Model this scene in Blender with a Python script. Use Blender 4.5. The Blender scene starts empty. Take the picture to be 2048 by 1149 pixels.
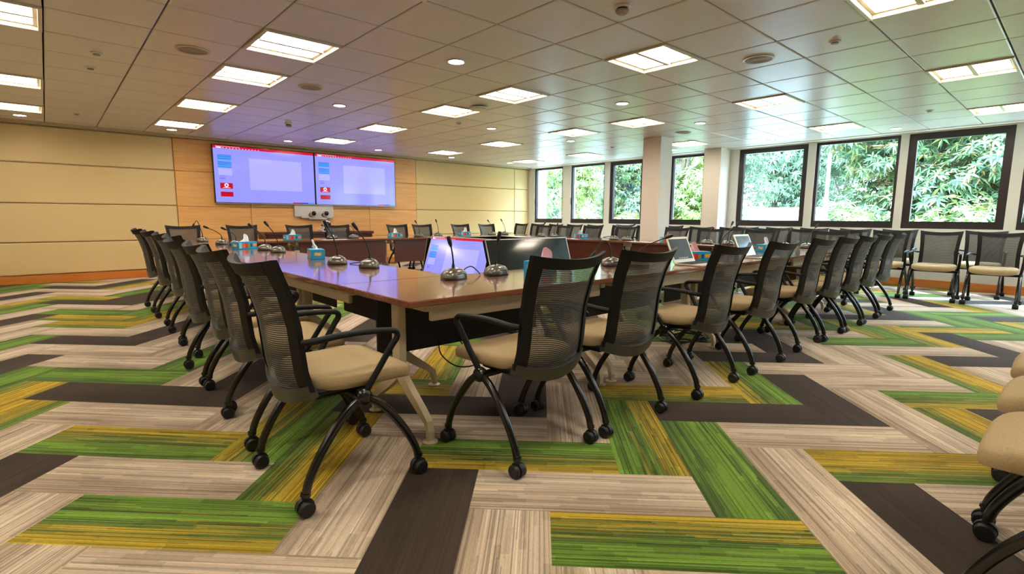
import bpy, bmesh, math, random
from mathutils import Vector, Matrix
random.seed(7)
S = bpy.context.scene
COL = S.collection
PI = math.pi
CEIL = 2.50          # ceiling height
EYE = 1.0875
TILE = 0.625         # ceiling module
GX, GY = 5.1665 * TILE, 3.9286 * TILE   # a ceiling grid crossing
WX, WY = 10.55, 11.05                   # window wall, screen wall
LX, LY = -4.5, -4.5                     # the two walls behind the camera

# ------------------------------------------------------------------ camera
cam = bpy.data.objects.new('camera', bpy.data.cameras.new('camera'))
COL.objects.link(cam)
R_ = Vector((0.744378, -0.667729, 0.006281)); U_ = Vector((0.084869, 0.103933, 0.990957)); F_ = Vector((0.662343, 0.737113, -0.134035))
cam.matrix_world = Matrix(((R_.x, U_.x, -F_.x, 0), (R_.y, U_.y, -F_.y, 0), (R_.z, U_.z, -F_.z, EYE), (0, 0, 0, 1)))
cam.data.sensor_width = 36; cam.data.lens = 18.0865; cam.data.clip_start = 0.05; cam.data.clip_end = 200
S.camera = cam
# ------------------------------------------------------------------ world, sun, exposure
SKY_HORIZON, SKY_ZENITH, SKY_STR = (0.66, 0.82, 1.0), (0.54, 0.76, 1.0), 13.5
SUN_STR, SUN_EL, SUN_AZ = 26.0, 66, 12      # from beyond the windows, high
LAMP_COL, LAMP_STR = (1.0, 0.90, 0.76), 25.0
SPOT_STR = 30.0
EXPOSURE = 0.0
w = bpy.data.worlds.new('sky'); S.world = w; w.use_nodes = True
bg = w.node_tree.nodes['Background']; bg.inputs[1].default_value = SKY_STR
# hazy sky, about four times brighter overhead than at the horizon
_n = w.node_tree.nodes; _l = w.node_tree.links.new
_tc = _n.new('ShaderNodeTexCoord'); _sp = _n.new('ShaderNodeSeparateXYZ'); _rp = _n.new('ShaderNodeValToRGB'); _mr = _n.new('ShaderNodeMapRange')
_l(_tc.outputs['Generated'], _sp.inputs[0]); _l(_sp.outputs['Z'], _mr.inputs['Value']); _l(_mr.outputs[0], _rp.inputs[0])
_rp.color_ramp.elements[0].position = .12; _rp.color_ramp.elements[0].color = (*SKY_HORIZON, 1)
_rp.color_ramp.elements[1].position = .75; _rp.color_ramp.elements[1].color = (*[5.2 * c for c in SKY_ZENITH], 1)
_l(_rp.outputs[0], bg.inputs[0])
sun = bpy.data.objects.new('sun', bpy.data.lights.new('sun', 'SUN')); COL.objects.link(sun)
sun.data.energy = SUN_STR; sun.data.angle = math.radians(1.0); sun.data.color = (1.0, 0.95, 0.85)
sd = Vector((math.cos(math.radians(SUN_EL)) * math.cos(math.radians(SUN_AZ)), math.cos(math.radians(SUN_EL)) * math.sin(math.radians(SUN_AZ)), math.sin(math.radians(SUN_EL))))
sun.rotation_euler = sd.to_track_quat('Z', 'Y').to_euler(); sun.location = (20, 4, 12)
S.view_settings.view_transform = 'Standard'; S.view_settings.look = 'None'
S.view_settings.gamma = 1; S.view_settings.use_curve_mapping = False; S.view_settings.exposure = EXPOSURE

# ------------------------------------------------------------------ materials
def lin(c): return tuple(((v / 255 + 0.055) / 1.055) ** 2.4 if v > 10 else v / 255 / 12.92 for v in c)
MATS = {}
def mat(name, rgb, rough=0.5, metal=0.0, spec=0.5, coat=0.0, emit=None, estr=1.0, bump=0, bscale=200, var=0, vscale=6, vstretch=(1, 1, 1)):
    """principled material with a little procedural variation and optional bump"""
    m = bpy.data.materials.new(name); m.use_nodes = True; nt = m.node_tree; b = nt.nodes['Principled BSDF']
    c = lin(rgb); b.inputs['Base Color'].default_value = (*c, 1); b.inputs['Roughness'].default_value = rough
    b.inputs['Metallic'].default_value = metal; b.inputs['Specular IOR Level'].default_value = spec; b.inputs['Coat Weight'].default_value = coat
    b.inputs['Coat Roughness'].default_value = 0.08
    if var or bump:
        tc = nt.nodes.new('ShaderNodeTexCoord'); mp = nt.nodes.new('ShaderNodeMapping'); mp.inputs['Scale'].default_value = vstretch
        nt.links.new(tc.outputs['Object'], mp.inputs['Vector'])
    if var:
        n = nt.nodes.new('ShaderNodeTexNoise'); n.inputs['Scale'].default_value = vscale; n.inputs['Detail'].default_value = 4
        nt.links.new(mp.outputs[0], n.inputs['Vector'])
        r = nt.nodes.new('ShaderNodeValToRGB')
        r.color_ramp.elements[0].position = .3; r.color_ramp.elements[1].position = .7
        r.color_ramp.elements[0].color = (*[v * (1 - var) for v in c], 1); r.color_ramp.elements[1].color = (*[min(1, v * (1 + var)) for v in c], 1)
        nt.links.new(n.outputs['Fac'], r.inputs[0]); nt.links.new(r.outputs[0], b.inputs['Base Color'])
    if bump:
        n2 = nt.nodes.new('ShaderNodeTexNoise'); n2.inputs['Scale'].default_value = bscale; n2.inputs['Detail'].default_value = 2
        nt.links.new(tc.outputs['Object'], n2.inputs['Vector'])
        bp = nt.nodes.new('ShaderNodeBump'); bp.inputs['Strength'].default_value = bump; bp.inputs['Distance'].default_value = .002
        nt.links.new(n2.outputs['Fac'], bp.inputs['Height']); nt.links.new(bp.outputs[0], b.inputs['Normal'])
    if emit:
        b.inputs['Emission Color'].default_value = (*emit, 1); b.inputs['Emission Strength'].default_value = estr
    MATS[name] = m
    return m
def carpet(name, stops, line=0.35, flip=False):
    """carpet plank: UV u runs along the plank, v across it; fine streaks along u, colour bands across v"""
    m = bpy.data.materials.new(name); m.use_nodes = True; nt = m.node_tree; b = nt.nodes['Principled BSDF']; L = nt.links.new
    b.inputs['Roughness'].default_value = .95; b.inputs['Specular IOR Level'].default_value = .15
    b.inputs['Sheen Weight'].default_value = .08; b.inputs['Sheen Roughness'].default_value = .45
    uv = nt.nodes.new('ShaderNodeUVMap'); uv.uv_map = 'UVMap'
    sep = nt.nodes.new('ShaderNodeSeparateXYZ'); L(uv.outputs[0], sep.inputs[0])
    def noise(su, sv, detail=3, rough=.6):
        mp = nt.nodes.new('ShaderNodeMapping'); mp.inputs['Scale'].default_value = (su, sv, 1); L(uv.outputs[0], mp.inputs['Vector'])
        n = nt.nodes.new('ShaderNodeTexNoise'); n.inputs['Scale'].default_value = 1; n.inputs['Detail'].default_value = detail; n.inputs['Roughness'].default_value = rough
        L(mp.outputs[0], n.inputs['Vector']); return n.outputs['Fac']
    def math_(op, a, bb):
        n = nt.nodes.new('ShaderNodeMath'); n.operation = op
        for i, x in enumerate((a, bb)):
            if isinstance(x, (int, float)): n.inputs[i].default_value = x
            else: L(x, n.inputs[i])
        return n.outputs[0]
    streak = noise(.35, 42, 2); broad = noise(.5, 5.5, 2)
    def wn(x, y):
        cb_ = nt.nodes.new('ShaderNodeCombineXYZ'); n = nt.nodes.new('ShaderNodeTexWhiteNoise'); n.noise_dimensions = '3D'
        for i, q_ in enumerate((x, y)):
            if isinstance(q_, (int, float)): cb_.inputs[i].default_value = q_
            else: L(q_, cb_.inputs[i])
        L(cb_.outputs[0], n.inputs['Vector']); return n.outputs['Value']
    def dashes(rows, cells):
        # rows of yarn across the plank, each cut into lengths with its own start
        row = math_('FLOOR', math_('MULTIPLY', sep.outputs['Y'], rows), 0)
        return wn(math_('FLOOR', math_('ADD', math_('MULTIPLY', sep.outputs['X'], cells), math_('MULTIPLY', wn(row, 3.7), 9)), 0), row)
    def ramp(fac, *st):
        r_ = nt.nodes.new('ShaderNodeValToRGB'); r_.color_ramp.interpolation = 'LINEAR'; e_ = r_.color_ramp.elements
        while len(e_) < len(st): e_.new(.5)
        for k_, (p_, v_) in enumerate(st): e_[k_].position = p_; e_[k_].color = (v_, v_, v_, 1)
        L(fac, r_.inputs[0]); return r_.outputs[0]
    v = math_('SUBTRACT', sep.outputs['Y'], math_('FLOOR', sep.outputs['Y'], 0))
    v2 = math_('ADD', v, math_('MULTIPLY', math_('SUBTRACT', streak, .5), .7))
    v3 = math_('ADD', v2, math_('MULTIPLY', math_('SUBTRACT', broad, .5), .7))
    v4 = math_('ADD', v3, math_('MULTIPLY', math_('SUBTRACT', dashes(26, .45), .5), .34))
    r = nt.nodes.new('ShaderNodeValToRGB'); e = r.color_ramp.elements
    while len(e) < len(stops): e.new(.5)
    for k, (p, c) in enumerate(stops):
        e[k].position = p; e[k].color = (*lin(c), 1)
    L(v4, r.inputs[0])
    thin = ramp(dashes(58, .26), (0, 1 - line * 1.4), (.20, 1 - line * 1.0), (.27, 1.0), (.84, 1.0), (.90, 1 + line * .7), (1, 1 + line * .9))
    patch = ramp(dashes(11, 1.3), (.70, 1.0), (.76, 1 - line * .55), (1, 1 - line * .7))
    tuft = ramp(noise(14, 90, 2, .7), (.33, 1 - line * .7), (.52, 1.0))
    def mul(a_, b_):
        mx = nt.nodes.new('ShaderNodeMix'); mx.data_type = 'RGBA'; mx.blend_type = 'MULTIPLY'; mx.inputs[0].default_value = 1
        L(a_, mx.inputs[6]); L(b_, mx.inputs[7]); return mx.outputs[2]
    L(mul(mul(mul(r.outputs[0], thin), patch), tuft), b.inputs['Base Color'])
    tc = nt.nodes.new('ShaderNodeTexCoord'); n3 = nt.nodes.new('ShaderNodeTexNoise'); n3.inputs['Scale'].default_value = 420
    L(tc.outputs['Object'], n3.inputs['Vector'])
    bp = nt.nodes.new('ShaderNodeBump'); bp.inputs['Strength'].default_value = .35; bp.inputs['Distance'].default_value = .003
    L(n3.outputs['Fac'], bp.inputs['Height']); L(bp.outputs[0], b.inputs['Normal'])
    MATS[name] = m; return m
def mesh_fabric():
    m = bpy.data.materials.new('black_mesh_fabric'); m.use_nodes = True; nt = m.node_tree; b = nt.nodes['Principled BSDF']; L = nt.links.new
    b.inputs['Roughness'].default_value = .55
    uv = nt.nodes.new('ShaderNodeUVMap'); uv.uv_map = 'UVMap'
    def wave(axis, sc, dist):
        wv = nt.nodes.new('ShaderNodeTexWave'); wv.bands_direction = axis; wv.inputs['Scale'].default_value = sc; wv.inputs['Distortion'].default_value = dist; wv.inputs['Detail'].default_value = 1
        L(uv.outputs[0], wv.inputs['Vector']); return wv
    wv = wave('Y', 17, .25); wx = wave('X', 26, .2)
    r = nt.nodes.new('ShaderNodeValToRGB'); r.color_ramp.elements[0].position = .35; r.color_ramp.elements[1].position = .8
    r.color_ramp.elements[0].color = (*lin((20, 20, 21)), 1); r.color_ramp.elements[1].color = (*lin((104, 104, 104)), 1)
    L(wv.outputs['Fac'], r.inputs[0]); L(r.outputs[0], b.inputs['Base Color'])
    mu = nt.nodes.new('ShaderNodeMath'); mu.operation = 'MULTIPLY'; L(wv.outputs['Fac'], mu.inputs[0]); L(wx.outputs['Fac'], mu.inputs[1])
    mr = nt.nodes.new('ShaderNodeMapRange'); mr.inputs['From Min'].default_value = .1; mr.inputs['From Max'].default_value = .7
    mr.inputs['To Min'].default_value = .97; mr.inputs['To Max'].default_value = .5
    L(mu.outputs[0], mr.inputs['Value']); L(mr.outputs[0], b.inputs['Alpha'])
    MATS['black_mesh_fabric'] = m; return m
def glass():
    m = bpy.data.materials.new('window_glass'); m.use_nodes = True; nt = m.node_tree; nt.nodes.clear()
    o = nt.nodes.new('ShaderNodeOutputMaterial'); t = nt.nodes.new('ShaderNodeBsdfTransparent'); g = nt.nodes.new('ShaderNodeBsdfGlossy'); g.inputs['Roughness'].default_value = .01
    t.inputs[0].default_value = (.90, .94, .95, 1)
    lw = nt.nodes.new('ShaderNodeLayerWeight'); pw = nt.nodes.new('ShaderNodeMath'); pw.operation = 'POWER'; pw.inputs[1].default_value = 5
    fr = nt.nodes.new('ShaderNodeMath'); fr.operation = 'MULTIPLY_ADD'; fr.inputs[1].default_value = .95; fr.inputs[2].default_value = .045; mx = nt.nodes.new('ShaderNodeMixShader')
    nt.links.new(lw.outputs['Facing'], pw.inputs[0]); nt.links.new(pw.outputs[0], fr.inputs[0])
    nt.links.new(fr.outputs[0], mx.inputs[0]); nt.links.new(t.outputs[0], mx.inputs[1]); nt.links.new(g.outputs[0], mx.inputs[2]); nt.links.new(mx.outputs[0], o.inputs[0])
    MATS['window_glass'] = m
def leafmat(name, a, b_, yel):
    m = bpy.data.materials.new(name); m.use_nodes = True; nt = m.node_tree; nt.nodes.clear(); L = nt.links.new
    o = nt.nodes.new('ShaderNodeOutputMaterial'); d = nt.nodes.new('ShaderNodeBsdfPrincipled'); t = nt.nodes.new('ShaderNodeBsdfTranslucent'); mx = nt.nodes.new('ShaderNodeMixShader')
    d.inputs['Roughness'].default_value = .38
    ge = nt.nodes.new('ShaderNodeNewGeometry'); r = nt.nodes.new('ShaderNodeValToRGB'); e = r.color_ramp.elements; e.new(.5); e.new(.5)
    for k, (p, c) in enumerate(((0, a), (.55, b_), (.86, yel[0]), (1, yel[1]))): e[k].position = p; e[k].color = (*lin(c), 1)
    L(ge.outputs['Random Per Island'], r.inputs[0]); L(r.outputs[0], d.inputs['Base Color']); L(r.outputs[0], t.inputs[0])
    mx.inputs[0].default_value = .22; L(d.outputs[0], mx.inputs[1]); L(t.outputs[0], mx.inputs[2]); L(mx.outputs[0], o.inputs[0])
    MATS[name] = m
def wood(name, c1, c2, rough, coat, stretch, scale=3.0, spec=.5):
    m = mat(name, c1, rough, 0, spec, coat); nt = m.node_tree; b = nt.nodes['Principled BSDF']; L = nt.links.new
    tc = nt.nodes.new('ShaderNodeTexCoord'); mp = nt.nodes.new('ShaderNodeMapping'); mp.inputs['Scale'].default_value = stretch; L(tc.outputs['Object'], mp.inputs['Vector'])
    n = nt.nodes.new('ShaderNodeTexNoise'); n.inputs['Scale'].default_value = scale; n.inputs['Detail'].default_value = 6; n.inputs['Distortion'].default_value = .6; L(mp.outputs[0], n.inputs['Vector'])
    r = nt.nodes.new('ShaderNodeValToRGB'); r.color_ramp.elements[0].position = .32; r.color_ramp.elements[1].position = .68
    r.color_ramp.elements[0].color = (*lin(c1), 1); r.color_ramp.elements[1].color = (*lin(c2), 1); L(n.outputs['Fac'], r.inputs[0]); L(r.outputs[0], b.inputs['Base Color'])
    return m
GRN, DGRN, YEL, OLV = (116, 150, 52), (74, 98, 44), (186, 158, 46), (130, 130, 50)
BEI, BEI2, BEI3 = (188, 168, 144), (212, 194, 170), (166, 146, 124)
carpet('carpet_beige', [(.05, BEI3), (.35, BEI), (.62, BEI2), (.9, BEI)], .26)
carpet('carpet_dark', [(.2, (58, 47, 38)), (.8, (66, 55, 45))], .12)
carpet('carpet_green', [(.05, DGRN), (.4, (104, 138, 48)), (.7, GRN), (.95, DGRN)], .34)
carpet('carpet_green_gold_edge', [(.0, YEL), (.22, (160, 142, 46)), (.38, OLV), (.50, DGRN), (.68, GRN), (.95, (98, 130, 48))], .40)
carpet('carpet_gold', [(.0, (84, 118, 46)), (.28, OLV), (.5, (170, 146, 44)), (.78, (202, 164, 40)), (1.0, (160, 140, 46))], .36)
mesh_fabric(); glass()
mat('black_plastic', (12, 12, 12), .55, spec=.28, var=.1, vscale=40)
mat('dark_rail', (58, 57, 54), .32, var=.05, vscale=20)
mat('black_tube', (16, 16, 16), .22, spec=.6, var=.1, vscale=30)
mat('caster_black', (17, 17, 18), .45, var=.15, vscale=60)
mat('seat_fabric', (168, 147, 110), .9, spec=.2, bump=.5, bscale=500, var=.10, vscale=160)
wood('table_wood', (108, 62, 42), (132, 82, 58), .14, .7, (1.5, 12, 12))
wood('panel_wood_red', (70, 29, 16), (88, 39, 21), .35, .1, (1.5, 12, 12))
wood('wall_wood', (226, 164, 92), (240, 186, 114), .42, .1, (.7, 4, 9), 2.5)
wood('base_wood', (196, 112, 40), (216, 134, 56), .45, .05, (1, 1, 8), 3)
wood('credenza_wood', (70, 32, 22), (86, 42, 28), .35, .1, (1.5, 9, 9))
mat('modesty_black', (26, 22, 20), .55, var=.1, vscale=10)
mat('leg_cream', (206, 190, 160), .35, .15, var=.04, vscale=12)
mat('ceiling_tile', (217, 213, 209), .30, .0, .5, var=.02, vscale=4)
mat('ceiling_gap', (70, 60, 46), .8, var=.1, vscale=5)
mat('fabric_wall', (224, 198, 146), .92, spec=.15, bump=.4, bscale=350, var=.05, vscale=220)
mat('wall_paint', (222, 220, 212), .7, spec=.3, var=.015, vscale=3)
mat('cornice_paint', (196, 178, 140), .6, var=.02, vscale=3)
mat('column_paint', (226, 214, 200), .6, var=.015, vscale=3)
mat('window_frame', (50, 42, 42), .4, .2, var=.05, vscale=6)
mat('light_frame', (216, 206, 184), .4, .3, var=.03, vscale=8)
mat('lamp_diffuser', (250, 250, 250), .5, emit=LAMP_COL, estr=LAMP_STR, var=.01)
mat('downlight_glow', (250, 250, 250), .5, emit=(1.0, .9, .78), estr=SPOT_STR, var=.01)
mat('white_plastic', (222, 218, 210), .4, var=.02, vscale=10)
mat('beige_plastic', (170, 160, 140), .5, var=.05, vscale=30)
mat('mic_grey', (112, 108, 100), .25, .6, var=.06, vscale=30)
mat('mic_black', (14, 14, 14), .4, var=.1, vscale=50)
mat('tissue_blue', (28, 150, 196), .45, var=.1, vscale=20)
mat('tissue_white', (236, 238, 240), .8, var=.02, vscale=20)
mat('tissue_pink', (232, 176, 182), .8, var=.03, vscale=20)
for n_, c_ in (('red', (206, 40, 34)), ('orange', (232, 92, 30)), ('leaf_green', (120, 170, 50)), ('navy', (24, 66, 140)), ('sky', (140, 210, 226)), ('gold', (226, 160, 60))):
    mat('print_' + n_, c_, .45, var=.04, vscale=30)
mat('bezel_black', (12, 13, 13), .18, spec=.6, var=.05, vscale=10)
mat('bezel_silver', (190, 188, 184), .3, .6, var=.03, vscale=10)
mat('screen_off', (16, 22, 22), .08, spec=.6, var=.05, vscale=3)
SCR = 1.15
def glow(name, c, s=SCR): mat(name, (10, 10, 12), .12, emit=lin(c), estr=s, spec=.5)
glow('screen_lilac', (146, 146, 252)); glow('screen_pale', (170, 168, 254)); glow('screen_red', (206, 10, 50), 1.0); glow('screen_crimson', (196, 0, 40), .95)
glow('screen_cyan', (60, 158, 236)); glow('screen_white', (235, 225, 250)); glow('screen_blue', (70, 60, 210)); glow('screen_navy', (30, 24, 90)); glow('screen_grey', (120, 120, 190))
mat('device_white', (206, 202, 196), .35, var=.02, vscale=10)
mat('lens_black', (10, 10, 14), .08, spec=.8, var=.05, vscale=20)
mat('laptop_silver', (206, 196, 180), .35, .3, var=.02, vscale=10)
mat('laptop_screen', (62, 66, 70), .15, var=.05, vscale=4)
mat('key_black', (18, 18, 18), .5, var=.1, vscale=30)
leafmat('leaf_mango', (44, 72, 48), (72, 104, 60), ((106, 122, 64), (160, 120, 68)))
leafmat('leaf_light', (72, 104, 50), (108, 134, 60), ((136, 148, 70), (166, 154, 86)))
leafmat('leaf_fine', (56, 82, 58), (82, 108, 78), ((104, 124, 88), (118, 132, 98)))
mat('bark', (96, 82, 68), .9, bump=.6, bscale=40, var=.25, vscale=8)
mat('bounce_paving', (128, 140, 136), .9, var=.12, vscale=2)  # made-up paving in place of lawn, for cool bounce onto the ceiling
mat('outer_wall_white', (238, 236, 230), .8, var=.03, vscale=2)
mat('fence_metal', (150, 170, 172), .5, .4, var=.05, vscale=5)
mat('lamp_post_grey', (180, 186, 190), .5, .3, var=.05, vscale=5)

# ------------------------------------------------------------------ mesh helpers
class MB:
    def __init__(s): s.v = []; s.f = []; s.m = []; s.uv = None
    def add(s, vs, fs, mi=0):
        o = len(s.v); s.v += [tuple(v) for v in vs]; s.f += [tuple(i + o for i in f) for f in fs]; s.m += [mi] * len(fs); return s
    def box(s, a, b, mi=0, ch=0.0):
        x0, y0, z0 = (min(p, q) for p, q in zip(a, b)); x1, y1, z1 = (max(p, q) for p, q in zip(a, b))
        if not ch:
            return s.add([(x0, y0, z0), (x1, y0, z0), (x1, y1, z0), (x0, y1, z0), (x0, y0, z1), (x1, y0, z1), (x1, y1, z1), (x0, y1, z1)],
                         [(0, 3, 2, 1), (4, 5, 6, 7), (0, 1, 5, 4), (1, 2, 6, 5), (2, 3, 7, 6), (3, 0, 4, 7)], mi)
        c = ch; vs = []
        for z, i in ((z0, c), (z0 + c, 0), (z1 - c, 0), (z1, c)):
            vs += [(x0 + i + c, y0 + i, z), (x1 - i - c, y0 + i, z), (x1 - i, y0 + i + c, z), (x1 - i, y1 - i - c, z), (x1 - i - c, y1 - i, z), (x0 + i + c, y1 - i, z), (x0 + i, y1 - i - c, z), (x0 + i, y0 + i + c, z)]
        fs = [tuple(range(7, -1, -1)), tuple(range(24, 32))]
        for k in range(3):
            for i in range(8):
                j = (i + 1) % 8; fs.append((k * 8 + i, k * 8 + j, k * 8 + 8 + j, k * 8 + 8 + i))
        return s.add(vs, fs, mi)
    def tube(s, pts, r, n=8, mi=0, smooth=0, flat=1.0):
        P = [Vector(p) for p in pts]
        rr = r if isinstance(r, (list, tuple)) else [r] * len(P)
        if smooth:
            Q = []; RR = []
            for i in range(len(P) - 1):
                p0 = P[max(i - 1, 0)]; p1 = P[i]; p2 = P[i + 1]; p3 = P[min(i + 2, len(P) - 1)]
                for k in range(smooth):
                    t = k / smooth
                    Q.append(.5 * ((2 * p1) + (p2 - p0) * t + (2 * p0 - 5 * p1 + 4 * p2 - p3) * t * t + (3 * p1 - p0 - 3 * p2 + p3) * t ** 3)); RR.append(rr[i] * (1 - t) + rr[i + 1] * t)
            Q.append(P[-1]); RR.append(rr[-1]); P, rr = Q, RR
        up = None; vs = []
        for i, p in enumerate(P):
            t = (P[min(i + 1, len(P) - 1)] - P[max(i - 1, 0)]).normalized()
            if up is None:
                up = Vector((0, 0, 1)) if abs(t.z) < .9 else Vector((1, 0, 0))
            u = (up - t * up.dot(t)).normalized(); w_ = t.cross(u); up = u
            for k in range(n):
                a = 2 * PI * k / n; vs.append(p + u * (math.cos(a) * rr[i]) + w_ * (math.sin(a) * rr[i] * flat))
        fs = []
        for i in range(len(P) - 1):
            for k in range(n):
                j = (k + 1) % n; fs.append((i * n + k, i * n + j, i * n + n + j, i * n + n + k))
        fs += [tuple(range(n - 1, -1, -1)), tuple((len(P) - 1) * n + k for k in range(n))]
        return s.add(vs, fs, mi)
    def lathe(s, prof, n=16, mi=0, axis='Z', c=(0, 0, 0), sx=1, sy=1):
        vs = []; fs = []
        for r, z in prof:
            for k in range(n):
                a = 2 * PI * k / n; x, y = r * math.cos(a) * sx, r * math.sin(a) * sy
                p = (x, y, z) if axis == 'Z' else ((z, x, y) if axis == 'X' else (x, z, y))
                vs.append((p[0] + c[0], p[1] + c[1], p[2] + c[2]))
        m = len(prof)
        for i in range(m - 1):
            for k in range(n):
                j = (k + 1) % n; fs.append((i * n + k, i * n + j, i * n + n + j, i * n + n + k))
        fs += [tuple(range(n - 1, -1, -1)), tuple((m - 1) * n + k for k in range(n))]
        return s.add(vs, fs, mi)
    def grid(s, fn, nu, nv, mi=0, uv=False):
        vs = [fn(i / nu, j / nv) for j in range(nv + 1) for i in range(nu + 1)]
        fs = [(j * (nu + 1) + i, j * (nu + 1) + i + 1, (j + 1) * (nu + 1) + i + 1, (j + 1) * (nu + 1) + i) for j in range(nv) for i in range(nu)]
        if uv: s.uv = [(i / nu, j / nv) for j in range(nv + 1) for i in range(nu + 1)]
        return s.add(vs, fs, mi)
    def slab(s, fn, nu, nv, mi=0):
        """closed solid: fn(a, b, side) with side 0 / 1"""
        o = len(s.v); n1 = (nu + 1) * (nv + 1)
        for side in (0, 1):
            s.v += [tuple(fn(i / nu, j / nv, side)) for j in range(nv + 1) for i in range(nu + 1)]
        def I(i, j, k): return o + k * n1 + j * (nu + 1) + i
        F = []
        for j in range(nv):
            for i in range(nu):
                F.append((I(i, j, 0), I(i, j + 1, 0), I(i + 1, j + 1, 0), I(i + 1, j, 0))); F.append((I(i, j, 1), I(i + 1, j, 1), I(i + 1, j + 1, 1), I(i, j + 1, 1)))
        for i in range(nu):
            F.append((I(i, 0, 0), I(i + 1, 0, 0), I(i + 1, 0, 1), I(i, 0, 1))); F.append((I(i, nv, 0), I(i, nv, 1), I(i + 1, nv, 1), I(i + 1, nv, 0)))
        for j in range(nv):
            F.append((I(0, j, 0), I(0, j, 1), I(0, j + 1, 1), I(0, j + 1, 0))); F.append((I(nu, j, 0), I(nu, j + 1, 0), I(nu, j + 1, 1), I(nu, j, 1)))
        s.f += F; s.m += [mi] * len(F); return s
    def xf(s, M):
        s.v = [tuple(M @ Vector(v)) for v in s.v]; return s
    def build(s, name, ms, parent=None, smooth=False, fix=True, loc=None):
        me = bpy.data.meshes.new(name); me.from_pydata(s.v, [], s.f)
        for m in (ms if isinstance(ms, (list, tuple)) else [ms]): me.materials.append(MATS[m])
        me.polygons.foreach_set('material_index', s.m)
        if fix:
            bm = bmesh.new(); bm.from_mesh(me); bmesh.ops.recalc_face_normals(bm, faces=bm.faces); bm.to_mesh(me); bm.free()
        if smooth: me.shade_auto_smooth() if hasattr(me, 'shade_auto_smooth') else me.polygons.foreach_set('use_smooth', [True] * len(me.polygons))
        if s.uv:
            l = me.uv_layers.new(name='UVMap')
            for lp in me.loops: l.data[lp.index].uv = s.uv[lp.vertex_index]
        me.update()
        o = bpy.data.objects.new(name, me); COL.objects.link(o)
        if parent: o.parent = parent
        if loc: o.location = loc
        return o
def smooth(o, ang=40):
    me = o.data; me.polygons.foreach_set('use_smooth', [True] * len(me.polygons))
    bm = bmesh.new(); bm.from_mesh(me); c = math.radians(ang)
    for e in bm.edges:
        if len(e.link_faces) == 2 and e.calc_face_angle(0) > c: e.smooth = False
    bm.to_mesh(me); bm.free(); return o
def tag(o, label, cat, group=None):
    o['label'] = label; o['category'] = cat
    if group: o['group'] = group
    return o
def thing(name, label, cat, loc=(0, 0, 0), rz=0, group=None):
    o = bpy.data.objects.new(name, None); COL.objects.link(o); o.location = loc; o.rotation_euler = (0, 0, rz); o.empty_display_size = .1
    return tag(o, label, cat, group)
def struct(mb, name, ms, parent=None, **k):
    o = mb.build(name, ms, parent, **k)
    if not parent: o['kind'] = 'structure'
    return o
def dup(root, loc, rz=0, label=None, group=None):
    r = root.copy(); COL.objects.link(r); r.location = loc; r.rotation_euler = (0, 0, rz)
    if label: r['label'] = label
    if group: r['group'] = group
    for ch in list(root.children):
        c = ch.copy(); COL.objects.link(c); c.parent = r
        for g in list(ch.children):
            d = g.copy(); COL.objects.link(d); d.parent = c
    return r
ORD = ['first', 'second', 'third', 'fourth', 'fifth', 'sixth', 'seventh', 'eighth', 'ninth', 'tenth', 'eleventh', 'twelfth']

# ================================================================== THE ROOM
# ---- carpet: herringbone planks one by three, laid at 45 degrees to the walls
W_ = 0.30344; OB, OA = .17, -.08
TYPES = {}
def put(k, s, **d):
    for code, bs in d.items():
        for b in bs: TYPES[(k, s, b)] = code
# D dark, G green, L green with gold on its low edge, H green with gold on its high edge, Y gold low, Z gold high
put('H', -1, D=(-10, -14, -20, -24), G=(-11, -18), H=(-8,), L=(-6,), Z=(-16, -21, -26))
put('V', -4, D=(-8, -13, -18, -23), G=(-12, -15, -20, -25), Z=(-11,), Y=(-10, -21))
put('V', 2, D=(-2, -7, -12, -17, -22), L=(-5,), Z=(-4, -14), G=(-9, -15, -19))
put('H', 5, Y=(-5,), D=(-4, -9, -15), L=(-2, -12), H=(0,), G=(-7, -17))
put('V', 8, D=(4, -1, -6, -11), G=(2, -8, -14), H=(1,), Y=(-3, -10))
put('H', 11, Z=(4, 1, -9), D=(2, -6, -12), G=(-3, -8), Y=(-13,))
put('V', 14, L=(4, -5), D=(5, 0, -9), Z=(7,), G=(-2, -7))
put('H', 17, G=(2, -4), D=(4, 8, -1, -7), L=(7,), Y=(-2,))
put('V', 20, D=(6, 1, -4), Z=(9, -1), G=(3,))
put('H', 23, Z=(6, 1), G=(8, 3), D=(10, -1), L=(5,))
put('V', 26, G=(9, 3), L=(10,), D=(12, 5, 1), Y=(7,))
put('H', 29, L=(8,), D=(10, 5), Y=(12,), G=(4,), B=(9,))
put('V', 32, D=(13, 8), G=(15, 10), Y=(16,))
put('H', 35, D=(12, 16), G=(15, 10))
put('V', 38, Y=(17,), G=(14,))
put('H', 41, G=(16,), D=(18,))
put('V', 44, D=(19, 21))
def lat(b, a):
    # the far left of the pattern runs a touch wider
    b_, a_ = b + OB, a + OA
    t = max(0.0, min(1.0, (math.hypot(min(b_, 0), a_) - 9) / 5.0)) if b_ < -2 else 0.0
    t *= max(0.0, min(1.0, (-b_ - 2) / 4))
    k = W_ * (1 + .028 * t); s = 2 ** -.5
    return ((a_ + b_) * k * s, (a_ - b_) * k * s)
CODES = {'B': 0, 'D': 1, 'G': 2, 'L': 3, 'H': 3, 'Y': 4, 'Z': 4}
fv, ff, fm, fuv = [], [], [], []
rc = random.Random(3)
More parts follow.
